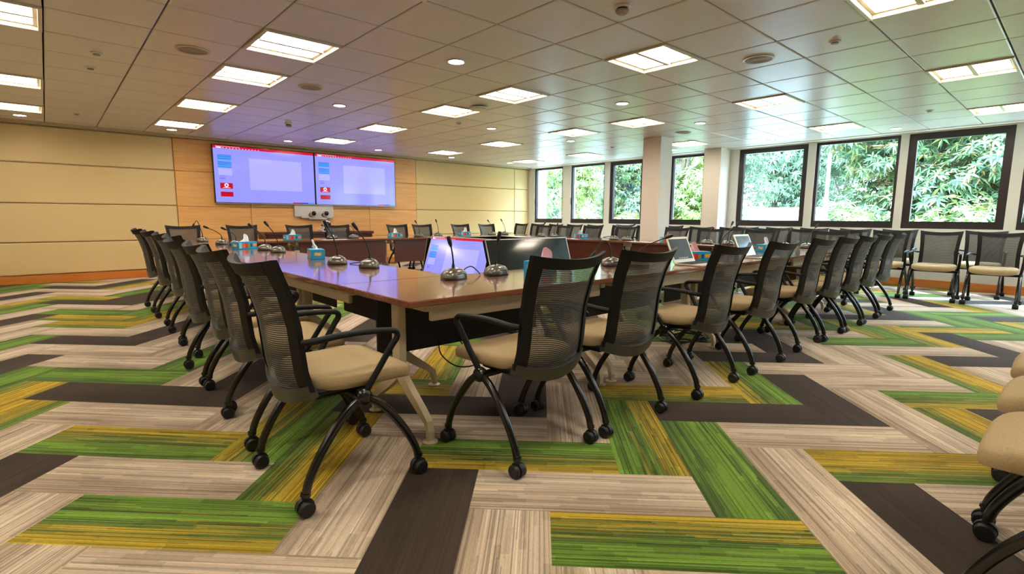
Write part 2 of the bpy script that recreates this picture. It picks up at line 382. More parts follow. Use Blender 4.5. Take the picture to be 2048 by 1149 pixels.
for a in range(-45, 72):
    for b in range(-64, 64):
        m = (a + b) % 6
        if m == 5: q = [(b, a), (b + 1, a), (b + 2, a), (b + 3, a), (b + 3, a + 1), (b + 2, a + 1), (b + 1, a + 1), (b, a + 1)]; k = 'H'
        elif m == 2: q = [(b, a), (b + 1, a), (b + 1, a + 1), (b + 1, a + 2), (b + 1, a + 3), (b, a + 3), (b, a + 2), (b, a + 1)]; k = 'V'
        else: continue
        P = [lat(*c) for c in q]
        if max(p[0] for p in P) < LX - .2 or min(p[0] for p in P) > WX + .2 or max(p[1] for p in P) < LY - .2 or min(p[1] for p in P) > WY + .2: continue
        ex = rc.random(); off = rc.random() * 40; offv = rc.randrange(30)
        code = TYPES.get((k, a + b, b))
        if code is None:
            seen = a >= 1 and abs(b) < a * 1.6 + 6
            if seen and a < 14: code = 'B'
            else: code = 'B' if ex < .66 else ('D' if ex < .76 else ('G' if ex < .86 else ('L' if ex < .92 else 'Z')))
        o = len(fv); fv += [(p[0], p[1], 0) for p in P]; ff.append(tuple(range(o, o + 8))); fm.append(CODES[code])
        flip = code in 'HZ' if CODES[code] == 3 else code == 'Y'
        U = [(0, 0), (1, 0), (2, 0), (3, 0), (3, 1), (2, 1), (1, 1), (0, 1)] if k == 'H' else [(0, 0), (0, 1), (1, 1), (2, 1), (3, 1), (3, 0), (2, 0), (1, 0)]
        for (u_, v_) in U:
            vv = (1 - v_) if flip else v_
            fuv.append((u_ + off, offv + .0005 + vv * .999))
me = bpy.data.meshes.new('floor'); me.from_pydata(fv, [], ff)
for n_ in ('carpet_beige', 'carpet_dark', 'carpet_green', 'carpet_green_gold_edge', 'carpet_gold'): me.materials.append(MATS[n_])
me.polygons.foreach_set('material_index', fm)
l_ = me.uv_layers.new(name='UVMap')
for i_, uvv in enumerate(fuv): l_.data[i_].uv = uvv
me.update(); fl_ = bpy.data.objects.new('floor', me); COL.objects.link(fl_); fl_['kind'] = 'structure'

# ---- ceiling: metal tiles with dark joints, openings where the light fittings sit
LIGHTS = {(-3, j) for j in (-6, -3, 0, 3, 5, 8, 11)} | {(1, j) for j in (-6, -3, 0, 3, 5, 8, 11)} | {(5, j) for j in (-6, -3, 0, 3, 5, 8, 11)} | {(9, j) for j in (-6, -3, 0, 4, 8, 11)} | {(-6, j) for j in (-3, 0, 4, 8, 11)} | {(-10, j) for j in (-3, 0, 4, 8)}
cb = MB(); g = .006
EX, EY = WX - .16, WY - .16
for i in range(-13, 13):
    for j in range(-12, 15):
        if (i, j) in LIGHTS: continue
        x0, x1, y0, y1 = GX + i * TILE + g, GX + (i + 1) * TILE - g, GY + j * TILE + g, GY + (j + 1) * TILE - g
        x0, x1, y0, y1 = max(x0, LX), min(x1, EX), max(y0, LY), min(y1, EY)
        if x1 - x0 < .03 or y1 - y0 < .03: continue
        c = .008
        cb.add([(x0, y0, CEIL + .03), (x1, y0, CEIL + .03), (x1, y1, CEIL + .03), (x0, y1, CEIL + .03),
                (x0, y0, CEIL + c / 2), (x1, y0, CEIL + c / 2), (x1, y1, CEIL + c / 2), (x0, y1, CEIL + c / 2),
                (x0 + c, y0 + c, CEIL), (x1 - c, y0 + c, CEIL), (x1 - c, y1 - c, CEIL), (x0 + c, y1 - c, CEIL)],
               [(11, 10, 9, 8), (0, 4, 5, 1), (1, 5, 6, 2), (2, 6, 7, 3), (3, 7, 4, 0), (4, 8, 9, 5), (5, 9, 10, 6), (6, 10, 11, 7), (7, 11, 8, 4)])
cb.box((LX - .1, LY - .1, CEIL + .12), (WX + .3, WY + .1, CEIL + .2), 1)
struct(cb, 'ceiling', ['ceiling_tile', 'ceiling_gap'], fix=False)
# ---- walls
mb = MB().box((LX - .1, LY - .12, 0), (WX + .3, LY, CEIL + .2)); struct(mb, 'wall_front', 'wall_paint')
mb = MB().box((LX - .12, LY, 0), (LX, WY, CEIL + .2)); struct(mb, 'wall_left', 'fabric_wall')
mb = MB().box((LX - .12, WY + .04, 0), (WX + .3, WY + .14, CEIL + .2), 1)
def rows(x0, x1, zs, y=WY, ch=.012):
    for z0, z1 in zip(zs[:-1], zs[1:]): mb.box((x0 + .004, y, z0 + .006), (x1 - .004, y + .05, z1 - .006), 0, ch)
ZF = [.135, .648, 1.262, 1.885, 2.46]
for x0, x1 in ((LX, -2.7), (-2.7, 1.78), (6.76, 10.0), (10.0, WX)): rows(x0, x1, ZF)
struct(mb, 'wall_back', ['fabric_wall', 'cornice_paint'])
mb = MB()
for x0, x1 in ((1.78, 3.01), (3.01, 5.52), (5.52, 6.76)):
    for z0, z1 in zip([.135, .648, 1.25, 1.885], [.648, 1.25, 1.885, 2.46]): mb.box((x0 + .003, WY - .012, z0 + .003), (x1 - .003, WY + .045, z1 - .003), 0, .004)
struct(mb, 'trim_1', 'wall_wood')       # the wood panelling behind the screens
mb = MB().box((LX, WY - .025, 0), (WX, WY + .04, .13), 0, .006); struct(mb, 'baseboard_back', 'base_wood')
mb = MB().box((WX - .025, LY, 0), (WX + .02, WY - .03, .13), 0, .006); struct(mb, 'baseboard_right', 'base_wood')
mb = MB().box((LX, WY - .16, CEIL - .012), (WX, WY + .04, CEIL + .12)).box((LX, WY - .10, CEIL - .035), (WX, WY + .04, CEIL - .012)); struct(mb, 'trim_2', 'cornice_paint')
mb = MB().box((WX - .16, LY, CEIL - .012), (WX + .02, WY - .165, CEIL + .12)); struct(mb, 'trim_3', 'wall_paint')
# window wall: sill, head and piers
SILL, HEAD = .95, 2.47
WIN = [(9.70, 10.80, .05), (8.28, 9.41, .04), (7.13, 8.12, .09), (5.61, 6.42, .05), (3.60, 4.88, .09), (2.21, 3.47, .045), (.85, 2.10, .105), (-.55, .72, .05), (-1.9, -.68, .06), (-3.3, -2.05, .05)]
mb = MB().box((WX, LY - .1, 0), (WX + .2, WY + .1, SILL)).box((WX, LY - .1, HEAD), (WX + .2, WY + .1, CEIL + .2))
edges = [WY + .1] + [v for y0, y1, t in WIN for v in (y1, y0)] + [LY - .1]
for y1, y0 in zip(edges[::2], edges[1::2]): mb.box((WX, y0, SILL), (WX + .2, y1, HEAD))
struct(mb, 'wall_right', 'wall_paint')
for k, (y0, y1, t) in enumerate(WIN):
    fr = MB(); x0, x1 = WX + .03, WX + .11
    fr.box((x0, y0, SILL), (x1, y1, SILL + .10)).box((x0, y0, HEAD - max(t, .05)), (x1, y1, HEAD)).box((x0, y0, SILL + .10), (x1, y0 + t, HEAD - max(t, .05))).box((x0, y1 - t, SILL + .10), (x1, y1, HEAD - max(t, .05)))
    fr.box((WX + .05, y0 + t, SILL + .10), (WX + .075, y1 - t, SILL + .115)).box((WX + .012, y1 - t * .6, 1.45), (WX + .03, y1 - t * .6 + .022, 1.62))
    o = struct(fr, 'window_%d' % (k + 1), 'window_frame')
    MB().box((WX + .066, y0 + t * .8, SILL + .09), (WX + .072, y1 - t * .8, HEAD - .04)).build('pane', 'window_glass', o)
# columns
mb = MB().box((8.03, 5.10, 0), (8.40, 5.46, CEIL + .03), 0, .004); mb2 = MB().box((8.02, 5.09, 0), (8.41, 5.47, .13)); o = struct(mb, 'column', 'column_paint'); mb2.build('skirting', 'base_wood', o)
mb = MB().box((10.14, 5.06, 0), (WX, 5.42, CEIL), 0, .004); o = struct(mb, 'column', 'column_paint'); MB().box((10.13, 5.05, 0), (WX, 5.43, .13)).build('skirting', 'base_wood', o)

# ================================================================== CEILING FITTINGS
def make_light():
    t = thing('ceiling_light', 'square two panel ceiling light', 'ceiling light', (0, 0, CEIL), 0, 'square ceiling lights')
    h = TILE / 2; f = MB(); a, b_, e = h - .004, h - .030, h - .055
    for (p, q) in (((-a, -a), (a, -b_)), ((-a, b_), (a, a)), ((-a, -b_), (-b_, b_)), ((b_, -b_), (a, b_))): f.box((p[0], p[1], -.014), (q[0], q[1], .05), 0, .003)
    for (p, q) in (((-b_, -b_), (b_, -e)), ((-b_, e), (b_, b_)), ((-b_, -e), (-e, e)), ((e, -e), (b_, e))): f.box((p[0], p[1], .018), (q[0], q[1], .05))
    f.box((-e, -.018, .0), (e, .018, .05)); f.box((-a, -a, .05), (a, a, .06))
    f.build('frame', 'light_frame', t)
    for s in (-1, 1):
        y0, y1 = (.020, e - .003) if s > 0 else (-e + .003, -.020)
        MB().box((-e + .003, y0, .036), (e - .003, y1, .044)).build('diffuser', 'lamp_diffuser', t)
    return t
lt = make_light(); first = True
ROWN = {-10: 'in the row nearest the left wall', -6: 'in the leftmost row seen', -3: 'in the second row from the left', 1: 'in the middle row', 5: 'in the fourth row, towards the windows', 9: 'in the row nearest the windows'}
for i in (-10, -6, -3, 1, 5, 9):
    js = sorted([j for (ii, j) in LIGHTS if ii == i], reverse=True)
    for n_, j in enumerate(js):
        lab = 'square ceiling light %s, %s from the screen wall' % (ROWN[i], ORD[n_] if n_ else 'closest')
        lab = lab.replace('closest from the screen wall', 'closest to the screen wall')
        loc = (GX + (i + .5) * TILE, GY + (j + .5) * TILE, CEIL)
        # the panels lie across the view in the photo: bar along X
        if first: lt.location = loc; lt['label'] = lab; first = False
        else: dup(lt, loc, 0, lab)
def make_down():
    t = thing('downlight', 'x', 'downlight', (0, 0, CEIL), 0, 'round downlights')
    MB().lathe([(.085, 0), (.088, -.006), (.074, -.010), (.068, -.004), (.068, .002)], 24).build('trim_ring', 'white_plastic', t)
    MB().lathe([(.066, -.0045), (.066, .001)], 24).build('lens', 'downlight_glow', t)
    return t
dn = make_down(); first = True
for x, y, lab in ((2.91, 4.02, 'above the left half of the table ring, brightest and nearest'), (2.92, 6.58, 'behind the nearest one, above the left half of the ring'), (5.43, 4.02, 'over the middle of the ring, nearer the camera'), (5.42, 6.55, 'over the middle of the ring, further back'),
                  (3.53, 10.3, 'above the left screen'), (5.39, 10.29, 'above the right screen'), (1.67, 10.32, 'by the left end of the wood panelling'), (-.16, 10.39, 'at the far left beside the fabric wall'), (7.31, 10.32, 'before the fabric wall right of the screens'),
                  (9.12, 10.26, 'in the far corner of the room'), (7.34, 6.57, 'behind the free standing column'), (7.35, 4.02, 'to the right of the free standing column'), (9.82, 7.8, 'by the second window from the far corner'), (9.81, 5.92, 'seen between the two columns'), (9.9, 4.02, 'beside the attached column at the windows'), (9.94, 2.17, 'before the large window on the right')):
    lab = 'round recessed downlight ' + lab
    if first: dn.location = (x, y, CEIL); dn['label'] = lab; first = False
    else: dup(dn, (x, y, CEIL), 0, lab)
def make_spk():
    t = thing('ceiling_speaker', 'x', 'ceiling speaker', (0, 0, CEIL), 0, 'round ceiling speakers')
    MB().lathe([(.128, .001), (.132, -.004), (.126, -.011), (.112, -.009), (.112, .001)], 28).build('rim', 'light_frame', t)
    m = MB(); m.lathe([(.111, .001), (.111, -.006), (.06, -.008), (.004, -.009)], 28)
    for r in (.09, .07, .05, .03): m.lathe([(r, -.006), (r, -.0105), (r - .006, -.0105), (r - .006, -.006)], 24)
    m.build('grille', 'beige_plastic', t); return t
sp = make_spk()
for n_, (x, y, lab) in enumerate(((1.06, 5.31, 'left of the large light panels'), (2.29, 5.89, 'between the light rows, above the left tables'), (4.83, 2.12, 'on the grey tiles at upper right'), (7.95, 4.64, 'beside the top of the free standing column'))):
    lab = 'round speaker grille in the ceiling ' + lab
    if n_ == 0: sp.location = (x, y, CEIL); sp['label'] = lab
    else: dup(sp, (x, y, CEIL), 0, lab)
def make_smoke(loc, lab):
    t = thing('smoke_detector', lab, 'smoke detector', loc, 0, 'smoke detectors')
    MB().lathe([(.052, .001), (.055, -.012), (.050, -.020), (.02, -.021)], 20).build('base_plate', 'white_plastic', t)
    MB().lathe([(.036, -.019), (.036, -.034), (.003, -.035)], 16).build('sensing_vents', 'mic_black', t)
    MB().lathe([(.044, -.032), (.046, -.042), (.030, -.056), (.003, -.058)], 20).build('dome', 'beige_plastic', t)
    return t
sm = make_smoke((2.99, 2.24, CEIL), 'round smoke detector at the top edge of the view')
dup(sm, (2.89, 8.37, CEIL), 0, 'round smoke detector on the purple lit tiles before the left screen')
t = thing('wireless_router', 'flat round pale unit under the ceiling beside a light panel', 'access point', (4.25, 5.40, CEIL))
MB().lathe([(.02, .001), (.06, -.004), (.06, -.014)], 16).build('mount', 'beige_plastic', t)
MB().lathe([(.10, -.013), (.122, -.020), (.12, -.034), (.10, -.045), (.02, -.048)], 28).build('housing', 'white_plastic', t)
def make_spr(loc, lab):
    t = thing('sprinkler_head', lab, 'sprinkler', loc, 0, 'ceiling sprinklers')
    MB().lathe([(.042, .001), (.045, -.006), (.03, -.010), (.004, -.011)], 18).build('escutcheon', 'white_plastic', t)
    MB().lathe([(.024, -.010), (.026, -.022), (.004, -.024)], 14).build('cover_plate', 'beige_plastic', t); return t
sk = make_spr((.45, 5.99, CEIL), 'small round ceiling sprinkler at upper left, nearer of two')
for x, y, lab in ((.44, 6.6, 'at upper left, further of two'), (4.81, 1.51, 'on the tiles left of the top right light'), (8.65, 1.54, 'near the window head on the right'), (.44, 9.67, 'near the left end of the screen wall'), (4.76, 6.52, 'behind the round pale unit'), (8.53, 6.53, 'behind the free standing column, by the windows')):
    dup(sk, (x, y, CEIL), 0, 'small round ceiling sprinkler ' + lab)

# ================================================================== CHAIRS
def chair_surface(u, v):
    """back of the chair: u -1..1 across, v 0..1 up"""
    ys = [(0, -.195), (.15, -.215), (.5, -.232), (.75, -.262), (1, -.312)]
    for (v0, y0), (v1, y1) in zip(ys[:-1], ys[1:]):
        if v <= v1 + 1e-6: y = y0 + (y1 - y0) * (v - v0) / (v1 - v0); break
    k = 1 - u * u
    wdt = .218 + .018 * v - .014 * math.sin(PI * v)
    z = .445 + .495 * v - k * (.045 * (1 - v) ** 2 + .022 * v * v)
    return Vector((u * wdt, y - k * (.045 + .012 * v), z))
def csolid(m, u0, u1, v0, v1, nu, nv, th):
    def fn(a, b, s):
        p = chair_surface(u0 + (u1 - u0) * a, v0 + (v1 - v0) * b); return p + Vector((0, (-.5 if s else .5) * th, 0))
    m.slab(fn, nu, nv); return m
def make_chair():
    t = thing('conference_chair', 'x', 'chair', (0, 0, 0))
    # seat cushion
    m = MB(); N = 32; loops = []
    def ring(sc, z): 
        vs = []
        for k in range(N):
            a = 2 * PI * k / N; ca, sa = math.cos(a), math.sin(a)
            e = .42
            x = .232 * math.copysign(abs(ca) ** e, ca) * sc; y = .222 * math.copysign(abs(sa) ** e, sa) * sc
            x *= 1 + .06 * (y / .222)
            zz = z - .030 * max(0, (y - .10) / .12) ** 2 + .006 * (abs(x) / .23) ** 2 - .006 * max(0, 1 - (y / .2) ** 2)
            vs.append((x, y + .028, zz))
        return vs
    vs = []
    R = [(.90, .424), (.98, .433), (1.0, .452), (.99, .474), (.95, .484), (.86, .490), (.6, .491), (.3, .489), (.02, .488)]
    for sc, z in R: vs += ring(sc, z)
    fs = [(i * N + k, i * N + (k + 1) % N, (i + 1) * N + (k + 1) % N, (i + 1) * N + k) for i in range(len(R) - 1) for k in range(N)]
    fs += [tuple(range(N - 1, -1, -1)), tuple((len(R) - 1) * N + k for k in range(N))]
    m.add(vs, fs); smooth(m.build('seat', 'seat_fabric', t), 50)
    m = MB().box((-.205, -.17, .420), (.205, .20, .440), 0, .006).box((-.17, -.14, .395), (.17, .07, .422), 0, .006)
    m.tube([(-.24, -.02, .392), (.24, -.02, .392)], .017, 10)
    for s in (-1, 1): m.box((s * .09 - .02, -.215, .405), (s * .09 + .02, -.10, .432), 0, .005)
    m.build('seat_pan', 'black_plastic', t)
    # back
    m = MB(); csolid(m, -1, -.80, 0, 1, 2, 12, .020); csolid(m, .80, 1, 0, 1, 2, 12, .020); csolid(m, -.80, .80, .90, 1, 10, 2, .022)
    smooth(m.build('back_frame', 'black_plastic', t), 50)
    m = MB(); csolid(m, -1.0, 1.0, -.045, .055, 12, 2, .034); smooth(m.build('lower_rail', 'dark_rail', t), 50)
    m = MB().grid(lambda a, b: chair_surface(-.82 + 1.64 * a, .04 + .88 * b), 12, 12, uv=True); o = m.build('mesh_back', 'black_mesh_fabric', t, fix=False)
    o.data.polygons.foreach_set('use_smooth', [True] * len(o.data.polygons))
    for s in (-1, 1):
        m = MB().tube([(s * .246, -.008, .40), (s * .258, .045, .487), (s * .266, .105, .580), (s * .268, .130, .614), (s * .267, .124, .637), (s * .264, .088, .645), (s * .262, 0, .652), (s * .258, -.10, .652), (s * .246, -.19, .642), (s * .222, -.228, .636)], .0125, 8, smooth=4, flat=1.25)
        smooth(m.build('armrest', 'black_plastic', t), 60)
        m = MB().lathe([(.012, -.022), (.030, -.018), (.034, -.006), (.034, .010), (.028, .018), (.008, .021)], 18, axis='X', c=(s * .248, -.012, .392)); smooth(m.build('hub', 'black_tube', t), 50)
        for d in (1, -1):
            m = MB().tube([(s * .246, -.012 + d * .005, .392), (s * .247, -.012 + d * .062, .356), (s * .248, -.012 + d * .122, .292), (s * .249, -.012 + d * .182, .208), (s * .250, -.012 + d * .226, .125), (s * .250, -.012 + d * .240, .072)], [.0175, .0175, .0172, .017, .0165, .016], 10, smooth=4)
            m.tube([(s * .250, -.012 + d * .2395, .086), (s * .250, -.012 + d * .2415, .074)], .0185, 10)
            lg = m.build('leg', 'black_tube', t); smooth(lg, 50)
            cx, cy = s * .250, -.012 + d * .243
            c = MB()
            for w0 in (-1, 1):
                c.lathe([(.006, -.014), (.026, -.013), (.0305, -.007), (.0305, .007), (.026, .013), (.006, .014)], 20, axis='X', c=(cx + w0 * .0165, cy, .0305))
            pts = [(cx - .007, cy, .0285)]
            c.lathe([(.0330, -.006), (.0330, .006)], 18, axis='X', c=(cx, cy, .0340)); c.tube([(cx, cy, .045), (cx, cy, .082)], .0125, 8)
            smooth(c.build('caster', 'caster_black', lg), 50)
    return t
chair0 = make_chair(); used = [False]
def chair(x, y, rz, label, group):
    if not used[0]:
        used[0] = True; chair0.location = (x, y, 0); chair0.rotation_euler = (0, 0, rz); chair0['label'] = label; chair0['group'] = group; return chair0
    return dup(chair0, (x, y, 0), rz, label, group)
BASE = 'black mesh chair '
# left row, facing +X
LEFT = [(.865, 2.062, .02), (.89, 2.755, -.03), (.93, 3.345, .0), (.925, 3.95, -.0), (1.03, 4.75, .03), (1.04, 5.36, 0), (1.06, 6.28, .02), (1.07, 7.17, 0)]
for n_, (x, y, d) in enumerate(LEFT):
    lab = BASE + ('with beige seat at the near corner, closest to the camera, facing right' if n_ == 0 else 'along the left tables, %s from the near corner' % ORD[n_])
    chair(x, y, -PI / 2 + d, lab, 'chairs along the left tables')
# front row, facing +Y
FRONT = [(1.63, 1.765, .03), (2.245, 1.765, .0), (3.09, 1.74, .02), (3.86, 1.735, 0), (4.77, 1.765, .02), (5.345, 1.74, 0), (5.93, 1.735, .0), (6.52, 1.735, 0), (7.24, 1.76, 0)]
for n_, (x, y, d) in enumerate(FRONT):
    lab = BASE + ('with its back to us, first at the front tables' if n_ == 0 else 'with its back to us, %s along the front tables' % ORD[n_])
    chair(x, y, d, lab, 'chairs along the front tables')
# far row, facing -Y
for n_, x in enumerate((1.555, 2.38, 3.33, 4.0, 5.27, 5.85, 6.83, 7.6)):
    chair(x, 9.06, PI + random.uniform(-.06, .06), BASE + 'behind the far tables before the screen wall, %s from the left' % ORD[n_], 'chairs behind the far tables')
# right row, facing -X
for n_, y in enumerate((2.43, 3.37, 4.18, 4.80, 5.86, 6.65, 7.41, 8.03)):
    chair(7.86, y, PI / 2 + random.uniform(-.05, .05), BASE + 'behind the right tables, facing the ring, %s from the near end' % ORD[n_], 'chairs along the right tables')
# row before the windows, facing -X
WROW = (.76, 1.365, 1.95, 2.55, 3.15, 3.76, 4.36, 4.98, 6.20, 6.85, 7.56, 8.17, 8.80, 9.42, 10.03)
for n_, y in enumerate(WROW):
    chair(9.04, y, PI / 2 + random.uniform(-.04, .04), BASE + 'in the front of two rows before the windows, %s from the right' % (ORD[n_] if n_ < 12 else ('thirteenth', 'fourteenth', 'fifteenth')[n_ - 12]), 'front row of chairs before the windows')
for n_, y in enumerate((1.0, 2.03, 2.66, 3.30, 3.90, 4.50, 6.1, 6.72, 7.4)):
    chair(9.93, y, PI / 2 + random.uniform(-.04, .04), BASE + 'in the back row against the window wall, %s from the right' % ORD[n_], 'back row of chairs against the window wall')
# three at the right edge of the view, facing +Y
for n_, (x, y) in enumerate(((2.06, -.10), (2.645, -.09), (3.23, -.08))):
    chair(x, y, random.uniform(-.03, .03), BASE + ('at the right edge of the view, closest to the camera', 'at the right edge of the view, middle one of three', 'at the right edge of the view, furthest of three')[n_], 'chairs at the right edge of the view')

# ================================================================== TABLES
ZT = .72
def make_table(name_label, x0, y0, x1, y1, out, posts, inset=(.16, .06), group=None, panel_in=True):
    """out: unit vector from the ring's middle to the sitting side; long axis is the other one"""
    cx, cy = (x0 + x1) / 2, (y0 + y1) / 2
    along_x = out[0] == 0
    L = (x1 - x0) if along_x else (y1 - y0)
    D = (y1 - y0) if along_x else (x1 - x0)
    rz = {(0, -1): 0, (1, 0): PI / 2, (0, 1): PI, (-1, 0): -PI / 2}[out]
    t = thing('conference_table', name_label, 'table', (cx, cy, 0), rz, group or 'tables of the ring')
    h, d = L / 2, D / 2
    MB().box((-h + .0015, -d, ZT - .03), (h - .0015, d, ZT), 0, .004).build('tabletop', 'table_wood', t)
    MB().box((-h + posts[0] + .02, -d + .10, ZT - .125), (h - posts[1] - .02, -d + .125, ZT - .031), 0, .004).build('apron', 'leg_cream', t)
    MB().box((-h + posts[0] + .03, d - .085, .30), (h - posts[1] - .03, d - .065, ZT - .035), 0, .003).build('modesty_panel', posts[2], t)
    for s, ins in ((-1, posts[0]), (1, posts[1])):
        px = s * (h - ins)
        p = MB().box((px - .024, -.035, .30), (px + .024, .035, ZT - .032), 0, .006).box((px - .02, -d + .09, ZT - .075), (px + .02, d - .09, ZT - .032), 0, .005)
        for by in (-.012, .012): p.lathe([(.006, -.0265), (.006, .0265)], 8, axis='X', c=(px, by, ZT - .10))
        po = p.build('post', 'leg_cream', t)
        for e in (-1, 1):
            prof = [(e * .0, .36), (e * .03, .27), (e * .12, .20), (e * .215, .135), (e * .268, .095), (e * .280, .05), (e * .280, .012)]
            wd = [.05, .05, .042, .034, .026, .021, .018]
            f = MB(); vs = []
            for i, (yy, zz) in enumerate(prof):
                a = prof[max(i - 1, 0)]; b_ = prof[min(i + 1, len(prof) - 1)]; ty, tz = b_[0] - a[0], b_[1] - a[1]; q = math.hypot(ty, tz); ny, nz = -tz / q, ty / q
                for sx, sn in ((-1, -1), (1, -1), (1, 1), (-1, 1)): vs.append((px + sx * .017, yy + sn * ny * wd[i] / 1.6, zz + sn * nz * wd[i] / 1.6))
            fs = [(i * 4 + k, i * 4 + (k + 1) % 4, i * 4 + 4 + (k + 1) % 4, i * 4 + 4 + k) for i in range(len(prof) - 1) for k in range(4)] + [(3, 2, 1, 0), tuple(len(vs) - 4 + k for k in range(4))]
            f.add(vs, fs); f.lathe([(.036, 0), (.038, .006), (.016, .012)], 18, c=(px, e * .280, 0)); f.build('foot', 'leg_cream', po)
    return t
FX = (1.14, 2.67, 4.20, 5.73, 6.898)
for n_ in range(4):
    make_table('red wood conference table on cream legs in the front run, ' + ('at the near corner', 'second from the near corner', 'third from the near corner', 'last before the right tables')[n_], FX[n_], 1.94, FX[n_ + 1], 2.69, (0, -1), (.16 if n_ == 0 else .06, .06, 'modesty_black'))
LYS = (2.692, 4.22, 5.75, 7.28, 7.998)
for n_ in range(4):
    make_table('red wood conference table in the left run, ' + ('nearest the camera, glowing purple from the screens', 'second from the camera', 'third from the camera', 'short one meeting the far run')[n_], 1.14, LYS[n_], 1.89, LYS[n_ + 1], (-1, 0), (.06, .06, 'modesty_black'))
FXX = (1.14, 2.77, 4.40, 6.03, 7.65)
for n_ in range(4):
    make_table('red wood conference table in the far run, %s from the left' % ORD[n_], FXX[n_], 8.0, FXX[n_ + 1], 8.75, (0, 1), (.06, .06, 'panel_wood_red'))
RY = (1.94, 3.455, 4.97, 6.485, 7.998)
for n_ in range(4):
    make_table('red wood conference table in the right run, %s from the near end' % ORD[n_], 6.90, RY[n_], 7.65, RY[n_ + 1], (1, 0), (.34 if n_ == 0 else .06, .06, 'panel_wood_red'))

# ================================================================== MICROPHONES
def make_mic(x, y, dx, dy, dz, rz, label, group):
    t = thing('gooseneck_microphone', label, 'microphone', (x, y, ZT), 0, group)
    Rm = Matrix.Rotation(rz, 4, 'Z')
    m = MB(); n = 28; vs = []
    prof = [(1.0, .008), (1.0, .016), (.97, .028), (.87, .043), (.67, .055), (.42, .062), (.18, .068), (.02, .070)]
    for sc, z in prof:
        for k in range(n):
            a = 2 * PI * k / n; ca, sa = math.cos(a), math.sin(a)
            r = .088 * (1 + .10 * math.cos(3 * a + PI / 2)) * sc
            vs.append((r * ca * 1.02, r * sa * .80 - .012 * (1 - sc), z + .004 * math.cos(3 * a) * (1 if z < .03 else 0) * (z > .01)))
    fs = [(i * n + k, i * n + (k + 1) % n, (i + 1) * n + (k + 1) % n, (i + 1) * n + k) for i in range(len(prof) - 1) for k in range(n)] + [tuple(range(n - 1, -1, -1)), tuple((len(prof) - 1) * n + k for k in range(n))]
    m.add(vs, fs).xf(Rm); smooth(m.build('base', 'mic_grey', t), 50)
    m = MB(); vs = []
    for sc, z in ((.99, 0), (1.02, .004), (1.01, .010)):
        for k in range(n):
            a = 2 * PI * k / n; r = .088 * (1 + .10 * math.cos(3 * a + PI / 2)) * sc; vs.append((r * math.cos(a) * 1.02, r * math.sin(a) * .80, z))
    fs = [(i * n + k, i * n + (k + 1) % n, (i + 1) * n + (k + 1) % n, (i + 1) * n + k) for i in range(2) for k in range(n)] + [tuple(range(n - 1, -1, -1)), tuple(2 * n + k for k in range(n))]
    m.add(vs, fs).box((-.03, -.062, .03), (.03, -.045, .036)).xf(Rm); m.build('rim', 'mic_black', t)
    e = Vector((dx, dy, dz)); s0 = Vector((0, 0, .060)); hl = .062
    if dz > .2: P = [s0, Vector((0, 0, .085)), Vector((dx * .04, dy * .04, .12)), Vector((dx * .30, dy * .30, .12 + (dz - .12) * .40)), Vector((dx * .66, dy * .66, .12 + (dz - .12) * .72)), e]
    else: P = [s0, Vector((0, 0, .10)), Vector((dx * .12, dy * .12, .17)), Vector((dx * .45, dy * .45, max(dz, .10) + .09)), Vector((dx * .8, dy * .8, dz + .045)), e]
    d = (P[-1] - P[-2]).normalized(); P[-1] = e - d * hl
    m = MB().tube(P, [.0075, .006, .0048, .0045, .0045, .0045], 8, smooth=5); m.tube([(0, 0, .058), (0, 0, .088)], [.011, .008], 10); smooth(m.build('gooseneck', 'mic_black', t), 60)
    b0 = e - d * hl
    m = MB().tube([b0 - d * .004, b0 + d * .006, b0 + d * .02, b0 + d * .048, b0 + d * .060, e], [.006, .010, .0125, .0135, .011, .004], 12); smooth(m.build('mic_head', 'mic_black', t), 60)
    return t
